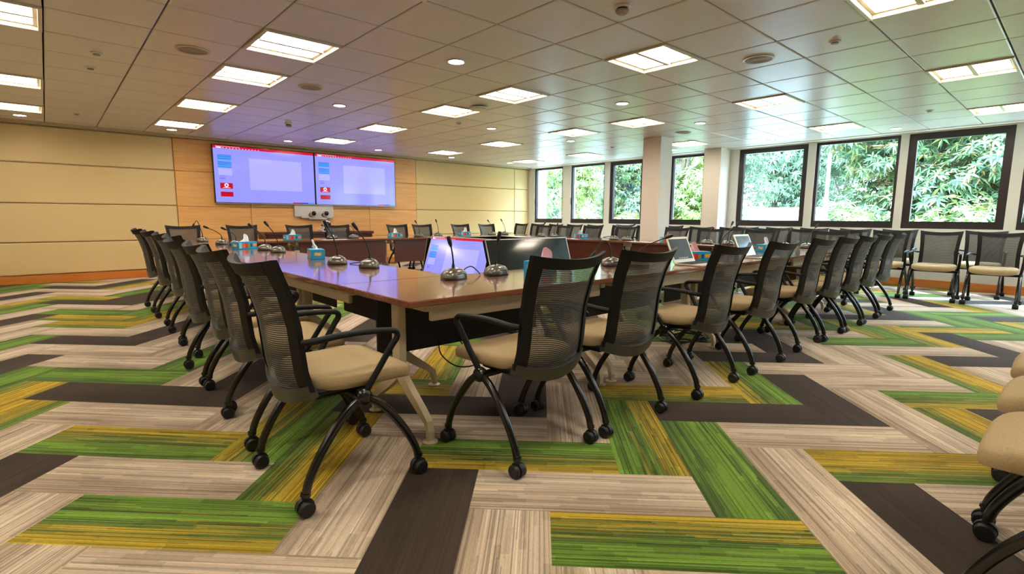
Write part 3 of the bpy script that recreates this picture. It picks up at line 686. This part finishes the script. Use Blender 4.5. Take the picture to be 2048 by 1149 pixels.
MICS = [
 (1.72, 3.46, -.11, .03, .325, 1.2, 'on the left tables, nearer of the pair behind the near corner', 'L'), (1.66, 3.88, -.09, .02, .340, 1.4, 'on the left tables, further of the pair behind the near corner', 'L'),
 (1.73, 5.49, -.12, 0, .315, 1.5, 'on the left tables, nearer of the second pair', 'L'), (1.74, 5.94, -.16, 0, .285, 1.5, 'on the left tables, further of the second pair', 'L'),
 (1.74, 7.10, -.16, 0, .225, 1.5, 'near the far end of the left tables, leaning behind the tissue box', 'L'), (1.66, 7.45, -.20, 0, .235, 1.5, 'last on the left tables, with the longest lean', 'L'),
 (1.62, 8.35, -.12, 0, .20, 1.5, 'on the corner where the left and far tables meet', 'X'),
 (1.79, 2.52, -.02, .02, .255, .35, 'at the near corner, left of the front pair', 'F'), (2.13, 2.53, .02, -.02, .280, .25, 'at the near corner, right of the front pair', 'F'),
 (3.38, 2.30, .19, -.17, .240, 0, 'with its neck bent low over the laptop', 'F'), (3.24, 2.46, -.12, .10, .06, 0, 'with a drooping neck behind the second chair', 'F'),
 (5.20, 2.55, .105, -.094, .285, 0, 'behind the fourth front chair, left of a pair', 'F'), (5.42, 2.56, .072, -.065, .335, 0, 'behind the fourth front chair, right of a pair', 'F'),
 (7.12, 2.62, .064, -.058, .255, .8, 'at the right corner, left of its pair', 'R'), (7.24, 2.40, .10, -.09, .31, .8, 'at the right corner, right of its pair', 'R'),
 (7.2, 3.74, .075, -.068, .24, 1.5, 'on the right tables, left of the pair before the attached column', 'R'), (7.2, 3.42, .045, -.04, .335, 1.5, 'on the right tables, right of the pair before the attached column', 'R'),
 (7.2, 5.42, .055, -.05, .235, 1.5, 'on the right tables, left of the pair before the free standing column', 'R'), (7.2, 5.16, .11, -.10, .28, 1.5, 'on the right tables, right of the pair before the free standing column', 'R'),
 (7.2, 7.17, .065, -.06, .29, 1.5, 'at the far end of the right tables, further one', 'R'), (7.2, 6.82, .055, -.05, .265, 1.5, 'at the far end of the right tables, nearer one', 'R'),
 (5.21, 8.42, -.06, .055, .305, 3.1, 'on the far tables, left of the pair before the fabric wall', 'X'), (5.64, 8.42, -.04, .036, .325, 3.1, 'on the far tables, right of the pair before the fabric wall', 'X'),
 (7.0, 8.42, -.08, .07, .32, 3.1, 'on the far tables, left of the pair near the window corner', 'X'), (7.36, 8.42, -.075, .065, .335, 3.1, 'on the far tables, right of the pair near the window corner', 'X'),
 (3.53, 8.42, -.10, .09, .13, 3.1, 'on the far tables, drooping, left of the pair below the screens', 'X'), (3.91, 8.42, -.10, .09, .115, 3.1, 'on the far tables, drooping, right of the pair below the screens', 'X')]
for x, y, dx, dy, dz, rz, lab, g_ in MICS:
    make_mic(x, y, dx, dy, dz, rz, 'gooseneck microphone ' + lab, {'L': 'microphones on the left tables', 'F': 'microphones on the front tables', 'R': 'microphones on the right tables', 'X': 'microphones on the far tables'}[g_])
def cable(pts, name, label, r=.004): 
    m = MB().tube(pts, r, 6, smooth=6); tag(m.build(name, 'mic_black'), label, 'cable')
cable([(1.72, 3.53, .724), (1.80, 3.58, .75), (1.84, 3.65, .745), (1.80, 3.76, .735), (1.73, 3.82, .724)], 'microphone_cable', 'black cable looping between the pair of microphones on the left table')
cable([(1.885, 2.56, .724), (1.93, 2.60, .76), (2.00, 2.62, .775), (2.03, 2.60, .75), (2.04, 2.575, .724)], 'microphone_cable', 'black cable arching between the pair of microphones at the near corner')
cable([(1.72, 2.58, .36), (1.68, 2.50, .28), (1.72, 2.40, .22), (1.82, 2.36, .215), (1.88, 2.42, .24), (1.87, 2.54, .30), (1.86, 2.60, .36)], 'power_cable', 'black cable loop hanging below the front table beside its dark panel', .004)
hp = []
rr_ = random.Random(5)
for k in range(46):
    a = k * .55; r = .12 + .10 * rr_.random(); hp.append((4.22 + r * 1.2 * math.cos(a), 2.34 + r * math.sin(a), .008 + .03 * rr_.random()))
cable(hp, 'cable_coil', 'tangled heap of black cables on the carpet under the front tables', .007)

# ================================================================== TISSUE BOXES
def word_mesh(body, size, m):
    c = bpy.data.curves.new('word', 'FONT'); c.body = body; c.size = size; c.extrude = .0004; c.align_x = 'CENTER'; c.align_y = 'CENTER'
    o = bpy.data.objects.new('word', c); COL.objects.link(o); dg = bpy.context.evaluated_depsgraph_get()
    me = bpy.data.meshes.new_from_object(o.evaluated_get(dg)); bpy.data.objects.remove(o); bpy.data.curves.remove(c)
    me.materials.clear(); me.materials.append(MATS[m]); return me
WORD = word_mesh('Fay', .030, 'tissue_white')
def make_tissue(x, y, rz, tissue, label, style=0):
    t = thing('tissue_box', label, 'tissue box', (x, y, ZT), rz, 'tissue boxes on the tables')
    h, d, z = .118, .058, .082
    MB().box((-h, -d, 0), (h, d, z), 0, .002).build('carton', 'tissue_blue', t)
    e = .0008; cols = ['print_navy', 'print_leaf_green', 'print_red', 'print_orange', 'print_sky', 'print_gold']
    for s in (-1, 1):
        y0, y1 = s * d, s * (d + e); m = MB()
        for k, (a, b_, z0, z1) in enumerate(((-.055, -.030, .022, .060), (-.026, -.004, .018, .058), (0, .036, .014, .066), (.036, .070, .016, .062), (.078, .112, .012, .072))): m.box((s * a, y0, z0), (s * b_, y1, z1), k)
        m.box((-.112 * s, y0, .03), (-.066 * s, y1, .06), 5)
        m.build('printed_panel', cols, t); MB().box((s * h, -.030, .030), (s * (h + e), .030, .058)).build('logo_patch', 'print_gold', t)
    # the little word on the ends
    for s in (-1, 1):
        o = bpy.data.objects.new('brand_word', WORD); COL.objects.link(o); o.parent = t; o.location = (s * (h + .0015), 0, .044); o.rotation_euler = (PI / 2, 0, s * PI / 2)
    MB().lathe([(.038, z - .001), (.038, z + .001)], 20, sx=1.5, sy=.6).build('opening', 'tissue_white', t)
    rg = random.Random(int(x * 100)); m = MB()
    def fn(a, b, s_):
        u = a * 2 - 1; hgt = .085 * b * (1 - .75 * abs(u + .1 * style) ** 1.5) if tissue != 'flat' else .02 * b
        w_ = (.05 if style < 1.6 else .05 + .05 * b) * (1 - .25 * b); return Vector((u * w_ + (.03 if style < 1.6 else .05) * b * (style - .4), .016 * math.sin(u * 4 + b * 3) * (1 - .2 * b) + (.0012 if s_ else 0) + .02 * b * math.sin(style * 2), z + .001 + hgt))
    m.slab(fn, 12, 6); smooth(m.build('tissue', 'tissue_pink' if tissue == 'pink' else 'tissue_white', t), 60)
TB = 'blue printed tissue box '
make_tissue(1.74, 4.52, 1.33, 'white', TB + 'standing end on on the left tables, white tissue upright', .9)
make_tissue(1.62, 6.28, .43, 'white', TB + 'with bright stripes on the left tables, furthest along', 1.4)
make_tissue(2.80, 8.20, .05, 'white', TB + 'on the far tables with large white tissue', 1.2)
make_tissue(4.60, 8.24, .03, 'white', TB + 'on the far tables below the right screen', .8)
make_tissue(6.22, 8.36, -.05, 'white', TB + 'on the far tables before the fabric wall', 1.4)
make_tissue(2.47, 2.46, .2, 'pink', TB + 'with pink tissue, half hidden by the chair at the near corner', 1.8)
make_tissue(4.23, 2.30, -.5, 'pink', TB + 'with pink tissue and bright panels behind the laptop', .3)
make_tissue(6.10, 2.44, -.15, 'white', TB + 'with pointed white tissue on the front tables, right part', .4)
make_tissue(7.12, 6.08, PI / 2 + .05, 'white', TB + 'on the right tables, further from us', .8)
make_tissue(7.10, 4.30, PI / 2, 'pink', TB + 'with pink tissue on the right tables beside the column', .8)

# ================================================================== LAPTOPS
def make_laptop(x, y, rz, label):
    t = thing('laptop', label, 'laptop', (x, y, ZT), rz, 'laptops on the front tables')
    MB().box((-.165, -.115, 0), (.165, .115, .014), 0, .004).build('body', 'laptop_silver', t)
    k = MB()
    for r in range(5):
        for c in range(12): k.box((-.150 + c * .025, -.03 + r * .025, .014), (-.150 + c * .025 + .021, -.03 + r * .025 + .021, .018))
    k.box((-.155, -.04, .0138), (.155, .098, .0150)); k.build('keyboard', 'key_black', t)
    tilt = Matrix.Translation((0, .112, .012)) @ Matrix.Rotation(math.radians(-24), 4, 'X')
    lid = MB().box((-.165, 0, 0), (.165, .009, .225), 0, .003).xf(tilt).build('lid', 'laptop_silver', t)
    m = MB().box((-.142, -.0012, .030), (.142, .0005, .205)).xf(tilt); m.build('display', 'laptop_screen', lid)
    m = MB()
    for c in range(6): m.box((-.075 + c * .026, -.002, .036), (-.063 + c * .026, -.001, .044))
    m.xf(tilt).build('dock_icons', 'white_plastic', lid)
make_laptop(3.87, 2.07, .0, 'open silver laptop with dark screen behind the third front chair')
make_laptop(5.08, 2.08, .0, 'open laptop half hidden behind the fourth front chair')

# ================================================================== SCREENS
def screen_face(parent, W, H, M):
    """the shared slide window: ribbon, slide list, page, status strip; drawn on local X (0..W) and Z (0..H), front towards -Y"""
    def r(x0, z0, x1, z1, y, mt, name):
        MB().box((x0 * W, -y, z0 * H), (x1 * W, -y + .0008, z1 * H)).xf(M).build(name, mt, parent)
    r(.004, .006, .996, .994, .001, 'screen_lilac', 'picture')
    r(.004, .945, .996, .994, .002, 'screen_red', 'title_ribbon')
    m = MB()
    for k in range(16): m.box(((.03 + k * .014) * W, -.0035, .972 * H), ((.036 + k * .014) * W, -.0028, .984 * H))
    for k in range(14): m.box(((.03 + k * .03) * W, -.0035, .952 * H), ((.044 + k * .03) * W, -.0028, .960 * H))
    m.box((.036 * W, -.0035, .947 * H), (.08 * W, -.0028, .968 * H)); m.xf(M).build('ribbon_marks', 'screen_white', parent)
    m = MB()
    for z0, z1 in ((.74, .83), (.61, .72)):
        m.box((.04 * W, -.0025, z0 * H), (.165 * W, -.0018, z1 * H))
    m.xf(M).build('slide_thumbnail', 'screen_cyan', parent)
    m = MB()
    for z in (.825, .80, .765, .705, .68, .655, .62): m.box((.04 * W, -.0035, z * H), (.165 * W, -.0028, (z + .008) * H))
    m.xf(M).build('thumbnail_lines', 'screen_blue', parent); m = MB()
    for z in (.46, .43, .415): m.box((.05 * W, -.0035, z * H), (.10 * W, -.0028, (z + .006) * H))
    m.xf(M).build('thumbnail_lines', 'screen_blue', parent)
    r(.04, .48, .165, .595, .0022, 'screen_pale', 'slide_thumbnail')
    r(.33, .24, .86, .80, .0018, 'screen_pale', 'slide_page')
    for z0, z1 in ((.245, .345), (.105, .19)): r(.05, z0, .165, z1, .0025, 'screen_crimson', 'slide_thumbnail')
    m = MB().lathe([(.020 * W, -.0038), (.020 * W, -.003)], 20, axis='Y', c=(.107 * W, 0, .305 * H)); m.box((.075 * W, -.0038, .258 * H), (.14 * W, -.003, .266 * H)); m.xf(M).build('emblem', 'screen_white', parent)
    m = MB().lathe([(.009 * W, -.0046), (.009 * W, -.0038)], 14, axis='Y', c=(.107 * W, 0, .305 * H)); m.xf(M).build('emblem_centre', 'screen_crimson', parent)
    r(.755, .008, .845, .03, .0025, 'screen_red', 'status_strip'); r(.845, .008, .92, .03, .0025, 'screen_blue', 'status_strip'); r(.92, .008, .99, .03, .0025, 'screen_cyan', 'status_strip')
for n_, (x0, x1, lab) in enumerate(((2.385, 4.255, 'left of the two large wall screens showing a lilac slide window'), (4.275, 6.145, 'right of the two large wall screens showing a lilac slide window'))):
    t = thing('wall_screen', lab, 'screen', (x0, WY - .09, 1.335), 0, 'large wall screens')
    W, H = x1 - x0, 1.06
    MB().box((-.008, 0, -.012), (W + .008, .07, H + .008), 0, .003).build('housing', 'bezel_black', t)
    MB().box((-.008, -.004, -.014), (W + .008, .02, -.004)).build('lower_bezel', 'bezel_silver', t)
    screen_face(t, W, H, Matrix.Identity(4))
# four leaning monitors in the middle of the ring
def make_monitor(x, y, rz, W, H, ztop, label, on):
    t = thing('floor_monitor', label, 'monitor', (x, y, 0), rz, 'monitors inside the table ring')
    T0 = Matrix.Translation((-W / 2, 0, ztop - H * math.cos(.30))) @ Matrix.Rotation(-.30, 4, 'X')
    MB().box((0, 0, 0), (W, .04, H), 0, .004).xf(T0).build('housing', 'bezel_black', t)
    m = MB().box((0, -.003, 0), (.008, .008, H)).box((W - .008, -.003, 0), (W, .008, H)).box((0, -.003, 0), (W, .008, .008)).box((0, -.003, H - .008), (W, .008, H)); m.xf(T0); m.build('bezel', 'bezel_silver' if on is not None else 'bezel_black', t)
    m = MB()
    for s in (-.3, .3):
        m.tube([(s * W, .10, .02), (s * W, .16, ztop * .55)], .018, 8); m.box((s * W - .03, -.22, 0), (s * W + .03, .22, .025), 0, .005)
    m.box((-.3 * W, .08, .3), (.3 * W, .10, .34)); m.build('stand', 'black_tube', t)
    if on: screen_face(t, W, H, T0 @ Matrix.Translation((0, -.0005, 0)))
    else: MB().box((.012, -.0015, .012), (W - .012, .002, H - .012)).xf(T0).build('display', 'screen_off', t)
make_monitor(2.92, 4.24, -PI / 2, 1.02, .60, .885, 'leaning monitor inside the ring showing the lilac slide window', True)
make_monitor(3.52, 3.50, 0, 1.10, .62, .885, 'switched off leaning monitor inside the ring, facing the front tables', False)
make_monitor(3.62, 4.98, PI, 1.10, .62, .87, 'switched off leaning monitor turned to the far tables, only its edge showing', False)
make_monitor(4.30, 4.24, PI / 2, 1.02, .60, .87, 'switched off leaning monitor turned to the right tables, seen from behind', False)

# ================================================================== CAMERA UNIT AND CREDENZA
t = thing('twin_camera', 'white twin lens conference camera under the join of the screens', 'camera', (4.235, WY - .07, 0))
m = MB().box((-.41, 0, 1.075), (.41, .058, 1.315), 0, .006); m.box((-.28, -.02, 1.045), (.38, .058, 1.08), 0, .006).box((-.12, -.03, 1.02), (.26, .03, 1.05), 0, .006)
m.build('backplate', 'device_white', t)
for sx in (-.05, .22):
    m = MB().lathe([(.055, .002), (.055, -.05), (.045, -.06), (.01, -.06)], 20, axis='Y', c=(sx, -.02, 1.15)); m.box((sx - .03, -.05, 1.08), (sx + .03, 0, 1.11)); c = m.build('camera_barrel', 'device_white', t)
    MB().lathe([(.046, -.055), (.046, -.085), (.03, -.10), (.005, -.103)], 18, axis='Y', c=(sx, -.02, 1.15)).build('lens', 'lens_black', c)
    MB().tube([(sx - .05, -.04, 1.15), (sx - .09, -.05, 1.11), (sx - .05, -.05, 1.075)], .008, 6, smooth=4).build('cable_loop', 'lens_black', c)
t = thing('credenza', 'long dark wood low cabinet behind the far chairs under the screens', 'cabinet', (4.2, 10.72, 0))
MB().box((-1.1, -.22, .06), (1.1, .22, .72), 0, .004).box((-1.06, -.18, 0), (1.06, .2, .06)).build('body', 'credenza_wood', t)
MB().box((-1.13, -.24, .72), (1.13, .24, .775), 0, .006).build('top', 'credenza_wood', t)
for k in range(4):
    o = MB().box((-1.08 + k * .54, -.232, .09), (-.56 + k * .54, -.22, .70), 0, .003).build('door', 'credenza_wood', t)
    MB().box((-.62 + k * .54 - (.40 if k % 2 else 0), -.245, .38), (-.60 + k * .54 - (.40 if k % 2 else 0), -.232, .50)).build('handle', 'bezel_silver', o)
t = thing('camera_stand', 'black column stand with white camera and shelf before the twin camera', 'camera stand', (4.07, 9.98, 0))
MB().lathe([(.22, 0), (.22, .02), (.05, .04)], 24).build('base', 'black_plastic', t); MB().tube([(0, 0, .03), (0, 0, .86)], .03, 12).build('column', 'black_tube', t)
MB().box((-.13, -.12, .79), (.13, .10, .83), 0, .005).build('shelf', 'device_white', t)
MB().box((-.11, -.13, .56), (.11, .09, .68), 0, .008).build('equipment_box', 'black_plastic', t)
m = MB().box((-.085, -.08, .832), (.085, .08, .88), 0, .01); m.build('camera_foot', 'device_white', t)
m = MB().lathe([(.02, .88), (.07, .885), (.085, .93), (.075, .985), (.03, 1.01)], 20); o = smooth(m.build('camera_head', 'device_white', t), 50)
MB().lathe([(.042, -.06), (.046, -.105), (.02, -.11)], 18, axis='Y', c=(0, 0, .94)).build('lens', 'lens_black', o)
MB().box((-.09, -.02, .90), (.09, .04, .925)).build('yoke', 'black_plastic', o)

# ================================================================== OUTSIDE
GZ = -.35
mb = MB().box((WX + .2, -24, GZ - .1), (70, 50, GZ)); o = mb.build('bounce_ground', 'bounce_paving'); o['kind'] = 'structure'  # outside ground; its paved surface is assumed, added for uplight indoors
def foliage(mbx, c, rad, n, leaf, rng, droop=.5, whorl=9):
    for _ in range(n):
        while True:
            p = Vector((rng.uniform(-1, 1), rng.uniform(-1, 1), rng.uniform(-1, 1)))
            if .25 < p.length < 1: break
        p = p * (.62 + .38 * p.length); q = Vector((c[0] + p.x * rad[0], c[1] + p.y * rad[1], c[2] + p.z * rad[2]))
        if q.z < GZ + .05: continue
        ax = Vector((p.x, p.y, p.z + .4)).normalized(); s = Vector((0, 0, 1)).cross(ax)
        if s.length < .1: s = Vector((1, 0, 0))
        s.normalize(); f = ax.cross(s)
        for k in range(whorl):
            a = 2 * PI * k / whorl + rng.random(); el = rng.uniform(-.35, .55); l = leaf * rng.uniform(.7, 1.2)
            d = (s * math.cos(a) + f * math.sin(a)) * math.cos(el) + ax * math.sin(el); d.normalize()
            wd = d.cross(ax if abs(d.dot(ax)) < .95 else f).normalized() * l * .13
            m1 = q + d * l * .45; m2 = q + d * l; m2.z -= l * droop * .5
            o = len(mbx.v); mbx.v += [tuple(q), tuple(m1 + wd), tuple(m1 - wd), tuple(m2)]; mbx.f += [(o, o + 1, o + 3), (o, o + 3, o + 2)]; mbx.m += [0, 0]
def tree(x, y, h, blobs, leafname, leaf, n, label, seed, trunk=.13, group='trees outside the windows', lean=(0, 0), whorl=9):
    rng = random.Random(seed); t = thing('broadleaf_tree', label, 'tree', (x, y, GZ), 0, group)
    m = MB(); top = Vector((lean[0], lean[1], h * .62))
    m.tube([(0, 0, -.05), (lean[0] * .3, lean[1] * .3, h * .25), tuple(top), (lean[0] * 1.2, lean[1] * 1.2, h * .8)], [trunk, trunk * .8, trunk * .55, trunk * .25], 9, smooth=4)
    for bx, by, bz, rx, ry, rz_ in blobs:
        s_ = top * (.45 + .4 * rng.random()); e = Vector((bx, by, bz)); m.tube([tuple(s_), tuple(s_.lerp(e, .55) + Vector((0, 0, .15))), tuple(e)], [trunk * .4, trunk * .25, trunk * .08], 7, smooth=3)
    smooth(m.build('trunk', 'bark', t), 60)
    lf = MB()
    for bx, by, bz, rx, ry, rz_ in blobs: foliage(lf, (bx, by, bz), (rx, ry, rz_), n, leaf, rng, .5, whorl)
    lf.build('foliage', leafname, t, fix=False); return t
def bl(rng, n, R, z0, z1, r): return [(rng.uniform(-R, R) * .6, rng.uniform(-R, R), rng.uniform(z0, z1), r * rng.uniform(.8, 1.2), r * rng.uniform(.9, 1.3), r * rng.uniform(.7, 1.0)) for _ in range(n)]
def rblobs(seed, *a): return bl(random.Random(seed), *a)
tree(16.4, 2.3, 6.8, [(rx_, -1.9 + 3.9 * ((k * .618) % 1), .6 + 5.2 * ((k + .5) / 36), .75, .85, .70) for k, rx_ in enumerate([-.9, -.3, .3] * 12)], 'leaf_mango', .20, 165, 'dense broadleaf tree filling the large right hand window', 11, .13, lean=(.3, -.5), whorl=10)
tree(20.2, 5.6, 6.3, rblobs(2, 13, .9, 1.0, 5.6, .8), 'leaf_fine', .14, 230, 'pale tree at the left of the middle window right of the columns', 12, .10)
tree(20.6, 9.7, 6.8, rblobs(3, 14, 1.1, 2.0, 5.8, .85), 'leaf_fine', .13, 240, 'slender tree with bare dark trunk and fine leaves behind the white wall', 13, .17, lean=(.2, .5), whorl=8)
tree(15.4, 8.9, 6.2, rblobs(4, 18, .8, .9, 5.2, .75), 'leaf_light', .16, 190, 'dense tree seen between the two columns', 14, .14)
tree(18.6, 13.4, 6.4, rblobs(5, 18, 1.0, .9, 5.4, .85), 'leaf_mango', .17, 190, 'tree left of the free standing column, beyond the third window', 15, .14)
tree(14.6, 12.7, 6.0, rblobs(6, 14, .6, .7, 5.0, .75), 'leaf_light', .14, 190, 'light green tree beyond the second window from the far corner', 16, .14)
tree(16.2, 17.0, 5.8, rblobs(7, 18, 1.1, .7, 4.8, .9), 'leaf_light', .16, 190, 'light green tree beyond the window in the far corner', 17, .14)
tree(15.8, -3.4, 6.2, rblobs(8, 11, 1.2, 1.0, 5.2, .95), 'leaf_mango', .22, 110, 'tree at the right edge beyond the last visible window', 18, .16)
tree(26, 26.6, 8, rblobs(9, 18, 2.2, 1.0, 6.5, 1.5), 'leaf_fine', .26, 180, 'tall pale tree further back beyond the left windows', 19, .2)
tree(26, 18.4, 8, rblobs(19, 18, 2.2, .8, 6.5, 1.5), 'leaf_fine', .26, 180, 'tall pale tree further back beyond the third window', 21, .2)
tree(26, 10.2, 8, rblobs(10, 18, 2.2, .8, 6.5, 1.5), 'leaf_fine', .26, 180, 'tall pale tree further back behind the white wall', 20, .2)
tree(26, 2.0, 8, rblobs(20, 18, 2.0, .8, 6.5, 1.5), 'leaf_fine', .26, 150, 'tall pale tree further back behind the right windows', 22, .2)
def shrub(x, y, r, h, leafname, label, seed):
    t = thing('garden_shrub', label, 'shrub', (x, y, GZ), 0, 'shrubs outside the windows'); rng = random.Random(seed); m = MB()
    for k in range(6): 
        a = k * 1.05; m.tube([(0, 0, 0), (.3 * r * math.cos(a), .3 * r * math.sin(a), h * .5), (.6 * r * math.cos(a), .6 * r * math.sin(a), h * .9)], [.03, .02, .01], 6)
    m.build('stems', 'bark', t); f = MB(); foliage(f, (0, 0, h * .55), (r, r * 1.1, h * .5), 260, .17, rng, .3, 8); f.build('foliage', leafname, t, fix=False)
shrub(13.3, 3.75, .82, 1.8, 'leaf_light', 'yellow green shrub beside the right end of the white wall', 31)
shrub(13.3, 1.7, .82, 1.9, 'leaf_light', 'low yellow green shrub at the foot of the middle right window', 32)
shrub(13.3, -.35, .82, 1.9, 'leaf_light', 'yellow green shrub at the bottom of the large right window', 33)
shrub(12.9, 10.9, .6, 1.7, 'leaf_light', 'bright shrub below the second window from the far corner', 34)
shrub(12.9, 9.2, .6, 1.6, 'leaf_light', 'shrub at the bottom of the third window', 35)
t = thing('garden_wall', 'white boundary wall outside the windows right of the columns', 'wall', (16.6, 6.1, GZ))
MB().box((-.1, -1.05, 0), (.1, 1.1, 1.72), 0, .01).build('masonry', 'outer_wall_white', t); MB().box((-.13, -1.07, 1.72), (.13, 1.12, 1.78), 0, .01).build('coping', 'outer_wall_white', t)
t = thing('garden_fence', 'thin pale metal fence beside the white wall', 'fence', (18.2, 4.5, GZ))
m = MB(); 
for k in range(14): m.tube([(0, -.85 + k * .13, 0), (0, -.85 + k * .13, 1.35)], .012, 6)
m.build('bars', 'fence_metal', t); MB().box((-.02, -.87, 1.3), (.02, .87, 1.34)).build('rail', 'fence_metal', t)
t = thing('garden_fence', 'thin pale metal fence outside the far corner window', 'fence', (12.6, 13.9, GZ))
m = MB()
for k in range(21): m.tube([(0, -1.3 + k * .13, 0), (0, -1.3 + k * .13, 1.5)], .012, 6)
m.build('bars', 'fence_metal', t); MB().box((-.02, -1.35, 1.42), (.02, 1.35, 1.46)).build('rail', 'fence_metal', t)
t = thing('lamp_post', 'slim grey post outside, left in the middle right window', 'post', (17.6, 5.4, GZ))
MB().tube([(0, 0, 0), (0, 0, 4.6)], .05, 10).build('shaft', 'lamp_post_grey', t); MB().box((-.3, -.06, 4.6), (.1, .06, 4.7)).build('lamp_head', 'lamp_post_grey', t)
t = thing('outer_pier', 'white masonry pier outside the far corner window', 'pier', (12.0, 12.10, GZ)); MB().box((-.25, -.13, 0), (.25, .13, 4.2)).build('masonry', 'outer_wall_white', t); MB().box((-.3, -.18, 4.2), (.3, .18, 4.35)).build('cap', 'outer_wall_white', t)
chair0 = None
